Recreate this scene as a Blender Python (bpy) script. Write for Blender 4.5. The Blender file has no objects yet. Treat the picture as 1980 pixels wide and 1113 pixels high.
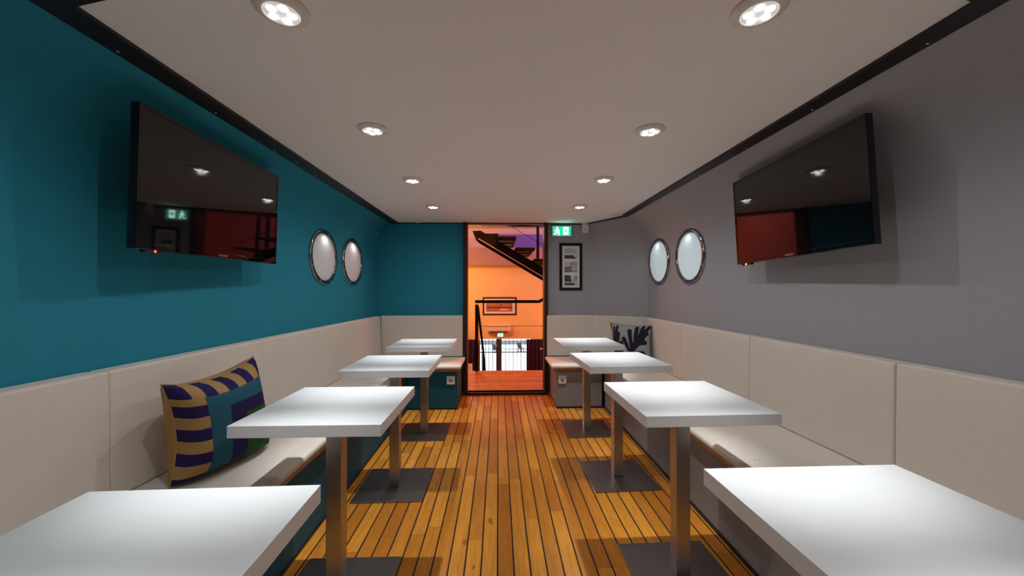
import bpy, bmesh, math, random
from mathutils import Vector, Matrix
random.seed(7)
PI = math.pi
S = bpy.context.scene
COL = S.collection
H = 1.191
ZC = 1.965
YE = 4.38

# ------------------------------------------------------------------ materials
class X:
    """tiny wrapper for math nodes"""
    nt = None
    def __init__(s, v): s.v = v
    @staticmethod
    def op(name, *a, clamp=False):
        n = X.nt.nodes.new('ShaderNodeMath'); n.operation = name; n.use_clamp = clamp
        for i, q in enumerate(a):
            q = q.v if isinstance(q, X) else q
            if isinstance(q, (int, float)): n.inputs[i].default_value = q
            else: X.nt.links.new(q, n.inputs[i])
        return X(n.outputs[0])
    def __add__(s, o): return X.op('ADD', s, o)
    def __radd__(s, o): return X.op('ADD', o, s)
    def __sub__(s, o): return X.op('SUBTRACT', s, o)
    def __rsub__(s, o): return X.op('SUBTRACT', o, s)
    def __mul__(s, o): return X.op('MULTIPLY', s, o)
    def __rmul__(s, o): return X.op('MULTIPLY', o, s)
    def __truediv__(s, o): return X.op('DIVIDE', s, o)
    def lt(s, o): return X.op('LESS_THAN', s, o)
    def gt(s, o): return X.op('GREATER_THAN', s, o)
    def floor(s): return X.op('FLOOR', s)
    def fract(s): return X.op('FRACT', s)
    def abs(s): return X.op('ABSOLUTE', s)
    def min(s, o): return X.op('MINIMUM', s, o)
    def max(s, o): return X.op('MAXIMUM', s, o)
    def mod2(s): return X.op('MODULO', s, 2.0)
    def sq(s): return X.op('POWER', s, 2.0)
    def sqrt(s): return X.op('SQRT', s)

def new_mat(name):
    m = bpy.data.materials.new(name); m.use_nodes = True
    nt = m.node_tree; X.nt = nt
    return m, nt, nt.nodes['Principled BSDF']

def mixc(fac, a, b):
    n = X.nt.nodes.new('ShaderNodeMix'); n.data_type = 'RGBA'
    for idx, q in ((0, fac), (6, a), (7, b)):
        q = q.v if isinstance(q, X) else q
        if isinstance(q, (int, float)): n.inputs[idx].default_value = q
        elif isinstance(q, tuple): n.inputs[idx].default_value = (*q, 1) if len(q) == 3 else q
        else: X.nt.links.new(q, n.inputs[idx])
    return n.outputs[2]

def coords(kind='Object'):
    t = X.nt.nodes.new('ShaderNodeTexCoord'); s = X.nt.nodes.new('ShaderNodeSeparateXYZ')
    X.nt.links.new(t.outputs[kind], s.inputs[0])
    return X(s.outputs[0]), X(s.outputs[1]), X(s.outputs[2])

def comb(x, y, z):
    n = X.nt.nodes.new('ShaderNodeCombineXYZ')
    for i, q in enumerate((x, y, z)):
        q = q.v if isinstance(q, X) else q
        if isinstance(q, (int, float)): n.inputs[i].default_value = q
        else: X.nt.links.new(q, n.inputs[i])
    return n.outputs[0]

def noise(vec, scale, detail=2.0, rough=.5):
    n = X.nt.nodes.new('ShaderNodeTexNoise'); n.inputs['Scale'].default_value = scale
    n.inputs['Detail'].default_value = detail; n.inputs['Roughness'].default_value = rough
    if vec is not None: X.nt.links.new(vec, n.inputs['Vector'])
    return X(n.outputs[0])

def white(vec):
    n = X.nt.nodes.new('ShaderNodeTexWhiteNoise'); n.noise_dimensions = '3D'
    X.nt.links.new(vec, n.inputs['Vector'])
    return X(n.outputs[0])

def bump(bsdf, height, strength, dist):
    b = X.nt.nodes.new('ShaderNodeBump'); b.inputs['Strength'].default_value = strength; b.inputs['Distance'].default_value = dist
    X.nt.links.new(height.v, b.inputs['Height']); X.nt.links.new(b.outputs[0], bsdf.inputs['Normal'])

def plain(name, c, rough=.5, metal=0., spec=.5, vary=.06, vscale=6., coat=0.):
    m, nt, b = new_mat(name)
    x, y, z = coords()
    n = noise(comb(x, y, z), vscale, 3)
    lo = tuple(q*(1-vary) for q in c); hi = tuple(min(1, q*(1+vary)) for q in c)
    nt.links.new(mixc(n, lo, hi), b.inputs['Base Color'])
    b.inputs['Roughness'].default_value = rough; b.inputs['Metallic'].default_value = metal
    b.inputs['Specular IOR Level'].default_value = spec
    b.inputs['Coat Weight'].default_value = coat
    return m

def fabric(name, c, scale=900., strength=.25, vary=.09, rough=.9):
    m, nt, b = new_mat(name)
    x, y, z = coords(); v = comb(x, y, z)
    fine = noise(v, scale*.35, 1); mid = noise(v, 28., 4, .7); big = noise(v, 2.2, 2)
    f = X.op('ADD', fine*.55, mid*.3 + big*.15, clamp=True)
    lo = tuple(q*(1-vary*2) for q in c); hi = tuple(min(1, q*(1+vary*2)) for q in c)
    nt.links.new(mixc(f, lo, hi), b.inputs['Base Color'])
    b.inputs['Roughness'].default_value = rough; b.inputs['Specular IOR Level'].default_value = .2
    bump(b, fine, strength, .001)
    return m

def emit(name, c, strength, base=(.8, .8, .8)):
    m, nt, b = new_mat(name)
    b.inputs['Base Color'].default_value = (*base, 1)
    b.inputs['Emission Color'].default_value = (*c, 1); b.inputs['Emission Strength'].default_value = strength
    return m

def planks(name, pitch, origin, along_y=True, tint=(1, 1, 1), gapw=.0036, rough=.25):
    m, nt, b = new_mat(name)
    x, y, z = coords()
    if not along_y: x, y = y, x
    q = (x - origin)/pitch
    k = (q + .5).floor()                   # groove k sits at q = integer
    edge = (q - k).abs()*pitch
    plank = q.floor()
    groove = edge.lt(gapw)
    r1 = white(comb(plank, 3.7, 0.))
    seg = y/1.05 + r1*7.0
    sid = seg.floor()
    joint = ((seg.fract() - .5).abs()*-1 + .5).lt(.0011)
    r2 = white(comb(plank, sid, 1.3)); r3 = white(comb(plank, sid, 8.9))
    grain = noise(comb(x*22.0 + r2*40, y*1.6 + r3*30, plank), 3.2, 6, .65)
    fig = noise(comb(x*60 + r3*20, y*2.2, plank), 4., 4, .7)
    pores = noise(comb(x*420, y*9, plank), 1.0, 2)
    c = mixc(r2, (.42*tint[0], .132*tint[1], .009*tint[2]), (.74*tint[0], .30*tint[1], .030*tint[2]))
    c = mixc(((grain - .35)*2.2).max(0.).min(1.)*.6, c, (.20*tint[0], .075*tint[1], .012*tint[2]))
    c = mixc(((fig - .5)*3.).max(0.).min(1.)*.35, c, (.74*tint[0], .42*tint[1], .09*tint[2]))
    c = mixc((pores.gt(.66))*.35, c, (.12, .05, .012))
    knot = noise(comb(x*9, y*4, plank), 1.7, 1)
    c = mixc(knot.gt(.76)*.6, c, (.10, .035, .008))
    c = mixc(joint*.65, c, (.05, .015, .004))
    c = mixc(groove, c, (.012, .004, .004))
    nt.links.new(c, b.inputs['Base Color'])
    ro = mixc(groove, mixc(grain, (rough-.06,)*3, (rough+.1,)*3), (.7, .7, .7))
    nt.links.new(ro, b.inputs['Roughness'])
    b.inputs['Specular IOR Level'].default_value = .36
    bump(b, X.op('SUBTRACT', grain*.12 + r2*.05, groove*.9), .35, .003)
    return m

def steel(name, c, rough, axis=2):
    m, nt, b = new_mat(name)
    x, y, z = coords()
    a = [300., 300., 300.]; a[axis] = 3.
    n = noise(comb(x*a[0], y*a[1], z*a[2]), 1., 3)
    s = noise(comb(x, y, z), 5., 3)
    lo = tuple(q*.8 for q in c); hi = tuple(min(1, q*1.15) for q in c)
    nt.links.new(mixc(n*.6 + s*.4, lo, hi), b.inputs['Base Color'])
    b.inputs['Metallic'].default_value = 1.
    nt.links.new((n*.12 + (s*.12 + (rough-.1))).v, b.inputs['Roughness'])
    return m

M = {}
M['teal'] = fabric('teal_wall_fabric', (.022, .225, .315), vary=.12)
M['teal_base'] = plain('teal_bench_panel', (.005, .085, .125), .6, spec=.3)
M['grey'] = fabric('grey_wall_fabric', (.355, .35, .375), vary=.05)
M['grey_base'] = fabric('grey_bench_panel', (.25, .24, .25), vary=.05)
M['ceiling'] = fabric('ceiling_lining', (.86, .875, .88), vary=.025, strength=.1)
M['cream'] = fabric('cream_upholstery', (.70, .635, .56), vary=.06, strength=.3)
M['table'] = plain('white_laminate', (.63, .64, .645), .33, spec=.4, vary=.015)
M['pole'] = steel('brushed_steel_pole', (.42, .415, .42), .32, 2)
M['plate'] = steel('dark_steel_plate', (.24, .22, .225), .38, 0)
M['trim'] = plain('black_trim', (.011, .008, .012), .45)
M['black'] = plain('black_plastic', (.008, .008, .010), .25)
M['screen'] = plain('glossy_black_screen', (.0025, .002, .003), .035, spec=.5, vary=.01)
M['chrome'] = plain('polished_chrome', (.30, .31, .34), .09, 1., vary=.03)
M['screw'] = plain('bright_screw', (.7, .7, .7), .25, 1.)
M['whiteplastic'] = plain('white_plastic', (.72, .70, .66), .4)
M['greyplastic'] = plain('grey_beige_plastic', (.40, .385, .36), .5)
M['ringwhite'] = plain('white_lamp_bezel', (.74, .72, .70), .3)
M['lens'] = emit('lit_lamp_lens', (1, .985, .96), .30)
M['led'] = emit('lit_led', (1, .985, .96), 7.)
M['wood'] = plain('varnished_edge_board', (.34, .20, .11), .4, vary=.2, vscale=14)
M['floor'] = planks('teak_deck', .0705, -.0034)
M['floor2'] = planks('teak_landing', .0705, 0., along_y=False, gapw=.0045, tint=(1., .95, .9))
M['frame_wood'] = plain('dark_brown_door_frame', (.040, .013, .010), .62, spec=.25)
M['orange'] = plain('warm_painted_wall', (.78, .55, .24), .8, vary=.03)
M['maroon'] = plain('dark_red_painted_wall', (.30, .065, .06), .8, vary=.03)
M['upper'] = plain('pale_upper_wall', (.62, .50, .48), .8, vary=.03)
M['beam'] = plain('mauve_beam', (.34, .20, .185), .8)
M['violet'] = plain('painted_violet_light', (.16, .12, .50), .7)
M['stair'] = plain('black_stair_steel', (.004, .003, .005), .7, spec=.12)
M['stair_sheen'] = plain('painted_stair_reflection', (.5, .47, .45), .35)  # pale colour for the strips that paint reflections on the stairs
M['curtain'] = fabric('dark_purple_curtain', (.035, .010, .028), vary=.2)
M['mat'] = plain('white_picture_mat', (.72, .71, .68), .7, vary=.01)
M['pframe'] = plain('black_picture_frame', (.006, .005, .007), .6, spec=.2)
M['pframe2'] = plain('dark_brown_picture_frame', (.04, .008, .006), .4)
M['ac'] = plain('cream_appliance', (.78, .60, .46), .5)
M['mullion'] = plain('slate_frame', (.030, .035, .055), .5)
M['glass'] = None
M['street'] = plain('pale_paving', (.75, .75, .76), .9, vary=.04, vscale=1.)
M['kerb'] = plain('grey_kerb', (.11, .11, .12), .9)
M['outdoor'] = plain('dark_outdoor_furniture', (.012, .014, .018), .6)
M['facade'] = plain('pale_facade', (.8, .8, .8), .9)
M['red_led'] = emit('red_standby_light', (1, .06, .008), 5., (.5, .02, .01))
M['amber_led'] = emit('amber_standby_light', (1, .45, .1), 9., (.5, .2, .05))
M['badge'] = plain('silver_badge', (.8, .8, .82), .2, 1.)

def glass_mat():
    m, nt, b = new_mat('window_glass')
    b.inputs['Transmission Weight'].default_value = 1.; b.inputs['Roughness'].default_value = 0.
    b.inputs['IOR'].default_value = 1.02; b.inputs['Base Color'].default_value = (.98, 1, 1, 1)
    return m
M['glass'] = glass_mat()

def dome_mat(name, c, glow, gs):
    m, nt, b = new_mat(name)
    x, y, z = coords(); n = noise(comb(x, y, z), 3., 2)
    nt.links.new(mixc(n, tuple(q*.97 for q in c), c), b.inputs['Base Color'])
    b.inputs['Roughness'].default_value = .75; b.inputs['Specular IOR Level'].default_value = .2
    b.inputs['Emission Color'].default_value = (*glow, 1); b.inputs['Emission Strength'].default_value = gs
    return m
M['domeL'] = dome_mat('milky_porthole_glass', (.74, .74, .74), (1, 1, 1), .0)
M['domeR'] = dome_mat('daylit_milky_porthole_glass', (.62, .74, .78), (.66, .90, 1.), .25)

def sign_mat():
    # backlit green sign face: running figure left, door and arrow right (local x -0.5..0.5, z -0.5..0.5)
    m, nt, b = new_mat('lit_exit_sign_face')
    x, y, z = coords('UV')
    u, v = x, y
    def disc(cx, cy, r): return ((u-cx)*2.0).sq().__add__((v-cy).sq()).sqrt().lt(r)
    def cap(ax, ay, bx, by, r):
        ax2, bx2 = ax*2, bx*2
        dx, dy = bx2-ax2, by-ay; L = dx*dx+dy*dy
        px, py = u*2 - ax2, v - ay
        t = ((px*dx + py*dy)/L).max(0.).min(1.)
        return ((px - t*dx).sq() + (py - t*dy).sq()).sqrt().lt(r)
    s = disc(.255, .83, .10)
    for a in ((.24, .66, .27, .42, .12), (.27, .42, .36, .30, .06), (.36, .30, .33, .10, .055), (.25, .42, .18, .22, .06), (.18, .22, .09, .20, .05),
              (.24, .64, .36, .56, .05), (.24, .66, .13, .52, .05)):
        s = s.max(cap(*a))
    door = ((u-.72).abs().lt(.14))*((v-.52).abs().lt(.40))
    arrow = cap(.66, .62, .78, .62, .05).max(cap(.73, .76, .79, .62, .045)).max(cap(.73, .48, .79, .62, .045))
    door = door*(1.0 - cap(.72, .75, .72, .45, .055).max(cap(.72, .40, .66, .58, .05)).max(cap(.72, .40, .78, .58, .05)))
    s = s.max(door)
    c = mixc(s, (.0, .40, .20), (.55, 1.0, .85))
    nt.links.new(c, b.inputs['Emission Color']); nt.links.new(c, b.inputs['Base Color'])
    nt.links.new((s*6. + 1.7).v, b.inputs['Emission Strength'])
    return m
M['sign'] = sign_mat()

def print_mat(name, kind, sepia=None):
    m, nt, b = new_mat(name)
    x, y, z = coords('UV'); u, v = x, y
    n = noise(comb(u*3, v*7, kind*3.1), 1.6, 6, .65)
    f = noise(comb(u*9, v*9, kind*1.7), 2., 4, .7)
    def seg(ax, ay, bx, by, w):
        dx, dy = bx-ax, by-ay; L = dx*dx+dy*dy
        t = (((u-ax)*dx + (v-ay)*dy)/L).max(0.).min(1.)
        return ((u-ax-t*dx).sq() + (v-ay-t*dy).sq()).sqrt().lt(w)
    if kind == 0:    # cloud bank over rolling swell
        a = (v + u*.55 + n*.25).gt(.98)
        g = mixc((f*.7).v, (.50, .49, .46), (.22, .21, .20))
        g = mixc((v - u*.0 + u*.6).lt(1.25)*(v.gt(.5))*.75, (.55, .54, .51), g)
        g = mixc((v + (n-.5)*.3).lt(.34)*(u*1.0 + v).lt(.95), g, (.03, .03, .03))
        g = mixc((v-.42-(n-.5)*.2).abs().lt(.03), g, (.75, .74, .7))
    elif kind == 1:  # boats crowded in a harbour, bright sky on the left
        g = mixc((u + (n-.5)*.3).gt(.5)*.8, (.52, .49, .45), mixc(v, (.6, .57, .53), (.24, .21, .19)))
        g = mixc((u.lt(.55))*(v.lt(.55))*(f.gt(.46)), g, (.04, .035, .03))
        g = mixc((v.lt(.18))*(f.gt(.5)), g, (.05, .045, .04))
        g = mixc(seg(.40, .3, .46, .8, .012), g, (.05, .045, .04))
    elif kind == 2:  # dark sail and pale sails over water
        g = mixc((u + v*.18).lt(.62)*(v + u*.15).gt(.40), (.58, .57, .54), (.055, .055, .06))
        g = mixc(seg(.72, .45, .86, .95, .03), g, (.05, .05, .05))
        g = mixc(seg(.86, .45, .96, .85, .025), g, (.05, .05, .05))
        g = mixc((v + (n-.5)*.16).lt(.30), g, (.42, .41, .38))
        g = mixc((v-.16).abs().lt(.09)*(u + n*.4).lt(.95), g, (.03, .03, .03))
    else:            # warm town view
        g = mixc(v, (.34, .12, .06), (.60, .28, .14))
        g = mixc((f.gt(.52))*(v.gt(.3))*(v.lt(.85)), g, (.16, .03, .02))
        g = mixc((v-.34-(n-.5)*.15).abs().lt(.06), g, (.10, .015, .015))
        g = mixc(((u-.68).sq()*6 + (v-.2).sq()*30).lt(.25), g, (.72, .40, .25))
        g = mixc((v.gt(.80))*(u.gt(.4)), g, (.12, .02, .02))
    nt.links.new(g, b.inputs['Base Color']); b.inputs['Roughness'].default_value = .5
    return m

# ------------------------------------------------------------------ mesh helpers
def bm_box(bm, lo, hi, bev=0., seg=2):
    t = bmesh.new()
    bmesh.ops.create_cube(t, size=1.)
    for v in t.verts:
        v.co = Vector([(lo[i]+hi[i])/2 + v.co[i]*(hi[i]-lo[i]) for i in range(3)])
    if bev: bmesh.ops.bevel(t, geom=list(t.edges), offset=bev, segments=seg, profile=.5, affect='EDGES')
    merge(bm, t)

def merge(bm, t, mat=None):
    if mat is not None: bmesh.ops.transform(t, matrix=mat, verts=t.verts)
    vm = [bm.verts.new(v.co) for v in t.verts]
    for i, v in enumerate(t.verts): v.index = i
    for f in t.faces:
        try:
            nf = bm.faces.new([vm[v.index] for v in f.verts]); nf.smooth = f.smooth; nf.material_index = f.material_index
        except ValueError: pass
    t.free()

def bm_prism(bm, pts, depth_vec):
    """polygon pts (3d) extruded along depth_vec"""
    a = [bm.verts.new(p) for p in pts]; d = Vector(depth_vec)
    b = [bm.verts.new(Vector(p)+d) for p in pts]
    n = len(pts)
    bm.faces.new(a[::-1]); bm.faces.new(b)
    for i in range(n): bm.faces.new([a[i], a[(i+1) % n], b[(i+1) % n], b[i]])

def bm_lathe(bm, prof, seg=40, mat=None, smooth=True):
    """prof: list of (r, z); revolve about z"""
    t = bmesh.new(); rings = []
    for r, z in prof:
        if r < 1e-6: rings.append([t.verts.new((0, 0, z))])
        else: rings.append([t.verts.new((r*math.cos(2*PI*i/seg), r*math.sin(2*PI*i/seg), z)) for i in range(seg)])
    for a, b in zip(rings, rings[1:]):
        for i in range(seg):
            j = (i+1) % seg
            if len(a) == 1 and len(b) == 1: continue
            if len(a) == 1: f = t.faces.new([a[0], b[j], b[i]])
            elif len(b) == 1: f = t.faces.new([a[i], a[j], b[0]])
            else: f = t.faces.new([a[i], a[j], b[j], b[i]])
            f.smooth = smooth
    merge(bm, t, mat)

def bm_tube(bm, pts, r, seg=10, caps=True):
    pts = [Vector(p) for p in pts]; rings = []
    for i, p in enumerate(pts):
        d = (pts[min(i+1, len(pts)-1)] - pts[max(i-1, 0)]).normalized()
        a = Vector((0, 0, 1)) if abs(d.z) < .9 else Vector((1, 0, 0))
        u = d.cross(a).normalized(); w = u.cross(d)
        rings.append([bm.verts.new(p + (u*math.cos(2*PI*k/seg) + w*math.sin(2*PI*k/seg))*r) for k in range(seg)])
    for a, b in zip(rings, rings[1:]):
        for k in range(seg):
            f = bm.faces.new([a[k], a[(k+1) % seg], b[(k+1) % seg], b[k]]); f.smooth = True
    if caps: bm.faces.new(rings[0][::-1]); bm.faces.new(rings[-1])

def obj(name, bm, mat, parent=None, loc=None):
    bmesh.ops.recalc_face_normals(bm, faces=bm.faces)
    me = bpy.data.meshes.new(name); bm.to_mesh(me); bm.free()
    for m in (mat if isinstance(mat, list) else [mat]): me.materials.append(m)
    o = bpy.data.objects.new(name, me); COL.objects.link(o)
    if parent is not None: o.parent = parent
    if loc is not None: o.location = loc
    return o

def box(name, lo, hi, mat, parent=None, bev=0., loc=None):
    bm = bmesh.new(); bm_box(bm, lo, hi, bev)
    return obj(name, bm, mat, parent, loc)

def tag(o, label, cat, group=None):
    o['label'] = label; o['category'] = cat
    if group: o['group'] = group
    return o

def thing(name, label, cat, loc=(0, 0, 0), rz=0., group=None):
    o = bpy.data.objects.new(name, None); COL.objects.link(o); o.empty_display_size = .1
    o.location = loc; o.rotation_euler = (0, 0, rz)
    return tag(o, label, cat, group)

def struct(o):
    o['kind'] = 'structure'; return o

def dup(root, loc, rz, label):
    r = root.copy(); COL.objects.link(r); r.location = loc; r.rotation_euler = (0, 0, rz); r['label'] = label
    for ch in list(root.children):
        c = ch.copy(); COL.objects.link(c); c.parent = r
        for g in list(ch.children):
            d = g.copy(); COL.objects.link(d); d.parent = c
    return r

def quad_uv(name, p00, p10, p11, p01, mat, parent=None):
    me = bpy.data.meshes.new(name)
    me.from_pydata([p00, p10, p11, p01], [], [(0, 1, 2, 3)])
    uv = me.uv_layers.new(name='UVMap')
    for i, c in enumerate(((0, 0), (1, 0), (1, 1), (0, 1))): uv.data[i].uv = c
    me.materials.append(mat)
    o = bpy.data.objects.new(name, me); COL.objects.link(o)
    if parent is not None: o.parent = parent
    return o

# ------------------------------------------------------------------ room shell
YB = -1.3          # wall behind the camera
def sup(t): return math.sqrt(max(0., 1 - t*t))
def left_x(z, y):
    low = -1.47 + (y-1.17)*.0295
    lean = -.018*max(0., min(1., (z-.9)/.6))
    x = low + lean
    if z > 1.6:
        t = min(1., (z-1.6)/(ZC-1.6)); x = -1.225 + (x+1.225)*sup(t)
    return x
def right_x(z, y):
    x = 1.66 - .017*(y-1.15) - .012*max(0., min(1., (z-.9)/.6))
    if z > 1.58:
        t = min(1., (z-1.58)/(ZC-1.58)); x = 1.335 + (x-1.335)*sup(t)
    return x
ZS = [0., .45, .9, 1.2, 1.5] + [1.58 + (ZC-1.58)*math.sin(k/14*PI/2) for k in range(15)]

def loft(name, fn_list, mat):
    """fn_list: list of functions z -> (x,y); builds a vertical sheet through them"""
    bm = bmesh.new()
    rows = [[bm.verts.new((*f(z), z)) for z in ZS] for f in fn_list]
    for a, b in zip(rows, rows[1:]):
        for i in range(len(ZS)-1):
            f = bm.faces.new([a[i], b[i], b[i+1], a[i+1]]); f.smooth = True
    return struct(obj(name, bm, mat))

loft('wall_left', [lambda z, y=y: (left_x(z, y), y) for y in (YB, -.4, .6, 1.6, 2.6, 3.6, YE)], M['teal'])
def corner(z):
    t = min(1., max(0., (z-1.58)/(ZC-1.58))); k = sup(t)
    return (1.335 + (right_x(1.5, 4.0)-1.335)*k, 3.88 + .12*k)
loft('wall_right', [lambda z, y=y: (right_x(z, y), y) for y in (YB, -.4, .6, 1.6, 2.6, 3.4)] + [corner], M['grey'])
loft('wall_corner', [corner, lambda z: (1.08 - .06*max(0., (z-1.58)/(ZC-1.58))**2, YE)], M['grey'])
DX0, DX1 = -.398, .565     # door opening incl. frame
struct(box('wall_end_left', (-1.60, YE, 0), (DX0, YE+.08, ZC+.25), M['teal']))
struct(box('wall_end_right', (DX1, YE, 0), (1.9, YE+.08, ZC+.25), M['grey']))
struct(box('wall_end_over_door', (DX0, YE, ZC+.005), (DX1, YE+.08, ZC+.25), M['grey']))
struct(box('wall_back', (-1.8, YB-.08, 0), (1.9, YB, ZC+.1), M['grey']))
struct(box('ceiling', (-1.30, YB-.08, ZC), (1.42, YE+.002, ZC+.06), M['ceiling']))
struct(box('floor', (-1.70, YB-.08, -.08), (1.90, 4.325, 0), M['floor']))

# dark trims between the ceiling and the walls, with small bright screws
def trim(name, pts_in, pts_out, z0, z1, mat=M['trim']):
    bm = bmesh.new()
    poly = pts_in + pts_out[::-1]
    bm_prism(bm, [(x, y, z0) for x, y in poly], (0, 0, z1-z0))
    return struct(obj(name, bm, mat))
tl = trim('trim_1', [(-1.03, YB), (-1.03, 1.03), (-1.145, 1.06), (-1.145, YE)], [(-1.235, YB), (-1.235, 1.03), (-1.235, 1.06), (-1.235, YE)], ZC-.012, ZC+.004)
tr = trim('trim_2', [(1.16, YB), (1.16, .93), (1.268, .96), (1.268, 3.845)], [(1.345, YB), (1.345, .93), (1.345, .96), (1.345, 3.89)], ZC-.012, ZC+.004)
trim('trim_3', [(-1.235, YE-.014), (DX0, YE-.014)], [(-1.235, YE), (DX0, YE)], ZC-.012, ZC+.004)
trim('trim_4', [(DX1, YE-.014), (1.012, YE-.014), (1.30, 3.865)], [(DX1, YE), (1.02, YE), (1.345, 3.88)], ZC-.012, ZC+.004)
for par, sx, ys in ((tl, -1.215, (1.25, 1.67, 2.10, 2.32, 2.56, 3.05, 3.6, 4.05)), (tr, 1.325, (1.12, 1.55, 1.98, 2.45, 2.9, 3.4))):
    for y in ys:
        bm = bmesh.new(); bm_lathe(bm, [(0, -.0035), (.004, -.0025), (.0055, 0), (0, 0)], 12, Matrix.Translation((sx, y, ZC-.012)))
        obj('screw', bm, M['screw'], par)

# door opening: dark brown frame, head track, threshold
d1 = bpy.data.objects.new('door_1', None); COL.objects.link(d1); d1['kind'] = 'structure'; d1.location = (0.08, YE, 0)
def dbox(name, lo, hi, mat, bev=.002):
    return box(name, (lo[0]-.08, lo[1]-YE, lo[2]), (hi[0]-.08, hi[1]-YE, hi[2]), mat, d1, bev)
dbox('jamb', (DX0-.004, 4.315, 0), (-.355, YE+.10, ZC-.001), M['frame_wood'])
dbox('jamb', (.525, 4.315, 0), (DX1+.004, YE+.10, ZC-.001), M['frame_wood'])
dbox('head_track', (-.355, YE-.02, ZC-.026), (.525, YE+.09, ZC-.010), M['chrome'])
dbox('head_edge', (-.355, YE-.03, ZC-.010), (.525, YE+.10, ZC-.001), M['trim'])
dbox('threshold', (-.355, 4.30, 0), (.525, YE+.02, .033), M['frame_wood'])

# ------------------------------------------------------------------ built-in benches
def bench(name, label, base_lo, base_hi, board_lo, board_hi, mat, grp):
    t = thing(name, label, 'bench', ((base_lo[0]+base_hi[0])/2, (base_lo[1]+base_hi[1])/2, 0), 0, grp)
    L = t.location
    def b(n, lo, hi, m, bev): box(n, tuple(lo[i]-L[i] for i in range(3)), tuple(hi[i]-L[i] for i in range(3)), m, t, bev)
    b('base_panel', base_lo, base_hi, mat, .002)
    b('seat_board', board_lo, board_hi, M['wood'], .006)
    return t, L
G = 'built-in benches round the room'
BX = -.905; BXR = 1.075
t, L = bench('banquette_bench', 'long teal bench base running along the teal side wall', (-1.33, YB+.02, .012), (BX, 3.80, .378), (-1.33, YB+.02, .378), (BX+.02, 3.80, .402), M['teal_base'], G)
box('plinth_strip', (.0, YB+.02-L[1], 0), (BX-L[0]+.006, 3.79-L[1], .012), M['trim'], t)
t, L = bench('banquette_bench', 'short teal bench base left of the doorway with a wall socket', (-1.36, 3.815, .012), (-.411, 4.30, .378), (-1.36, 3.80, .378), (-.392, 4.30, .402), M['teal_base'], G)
box('plinth_strip', (-.45, 3.809-L[1], 0), (-.411-L[0]+.004, 4.30-L[1], .012), M['trim'], t)
t, L = bench('banquette_bench', 'long grey bench base running along the grey side wall', (BXR, YB+.02, .016), (1.55, 3.80, .378), (BXR-.02, YB+.02, .378), (1.55, 3.80, .402), M['grey_base'], G)
box('plinth_strip', (BXR-L[0]-.008, YB+.02-L[1], 0), (0, 3.79-L[1], .016), M['trim'], t)
t, L = bench('banquette_bench', 'short grey bench base right of the doorway with a wall socket', (.586, 3.815, .016), (1.05, 4.28, .378), (.566, 3.80, .378), (1.05, 4.28, .402), M['grey_base'], G)
box('plinth_strip', (.586-L[0]-.004, 3.807-L[1], 0), (.3, 4.30-L[1], .016), M['trim'], t)

def cushion(name, label, poly, z0, z1, cat, grp, bev=.016):
    """poly: plan outline (x,y) counter-clockwise"""
    c = (sum(p[0] for p in poly)/len(poly), sum(p[1] for p in poly)/len(poly), z0)
    bm = bmesh.new()
    bm_prism(bm, [(x-c[0], y-c[1], 0) for x, y in poly], (0, 0, z1-z0))
    bmesh.ops.recalc_face_normals(bm, faces=bm.faces)
    bmesh.ops.bevel(bm, geom=list(bm.edges), offset=bev, segments=4, profile=.5, affect='EDGES')
    for f in bm.faces: f.smooth = True
    o = obj(name, bm, M['cream'], None, c)
    o.modifiers.new('wn', 'WEIGHTED_NORMAL').keep_sharp = False
    return tag(o, label, cat, grp)
GS = 'cream seat cushions on the benches'
ZS0, ZS1 = .402, .440
def lf(y): return left_x(.9, y) + .088 - .02*(y-1.)/2.5 - .014
def rf(y): return right_x(.9, y) - .085 + .014
cushion('seat_cushion', 'long cream seat cushion under the teal wall, patterned pillow standing on it', [(lf(YB+.05), YB+.05), (BX+.030, YB+.05), (BX+.030, 3.775), (lf(3.775), 3.775)], ZS0, ZS1, 'seat cushion', GS)
cushion('seat_cushion', 'short cream seat cushion on the teal bench left of the doorway', [(-1.30, 3.78), (-.372, 3.78), (-.372, 4.30), (-1.30, 4.30)], ZS0, ZS1, 'seat cushion', GS)
rc = cushion('seat_cushion', 'long cream seat cushion under the grey wall', [(BXR-.030, YB+.05), (rf(YB+.05), YB+.05), (rf(3.775), 3.775), (BXR-.030, 3.775)], ZS0, ZS1, 'seat cushion', GS)
cushion('seat_cushion', 'short cream seat cushion on the grey bench right of the doorway', [(.530, 3.78), (1.50, 3.78), (1.50, 3.97), (1.05, 4.295), (.530, 4.295)], ZS0, ZS1, 'seat cushion', GS)
for sx, sy in ((1.135, 1.643), (1.152, 1.643)):
    bm = bmesh.new(); bm_lathe(bm, [(0, .003), (.003, .0026), (.005, 0), (0, 0)], 12, Matrix.Translation((sx-rc.location[0], sy-rc.location[1], ZS1-ZS0)))
    obj('snap', bm, M['screw'], rc)

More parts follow.
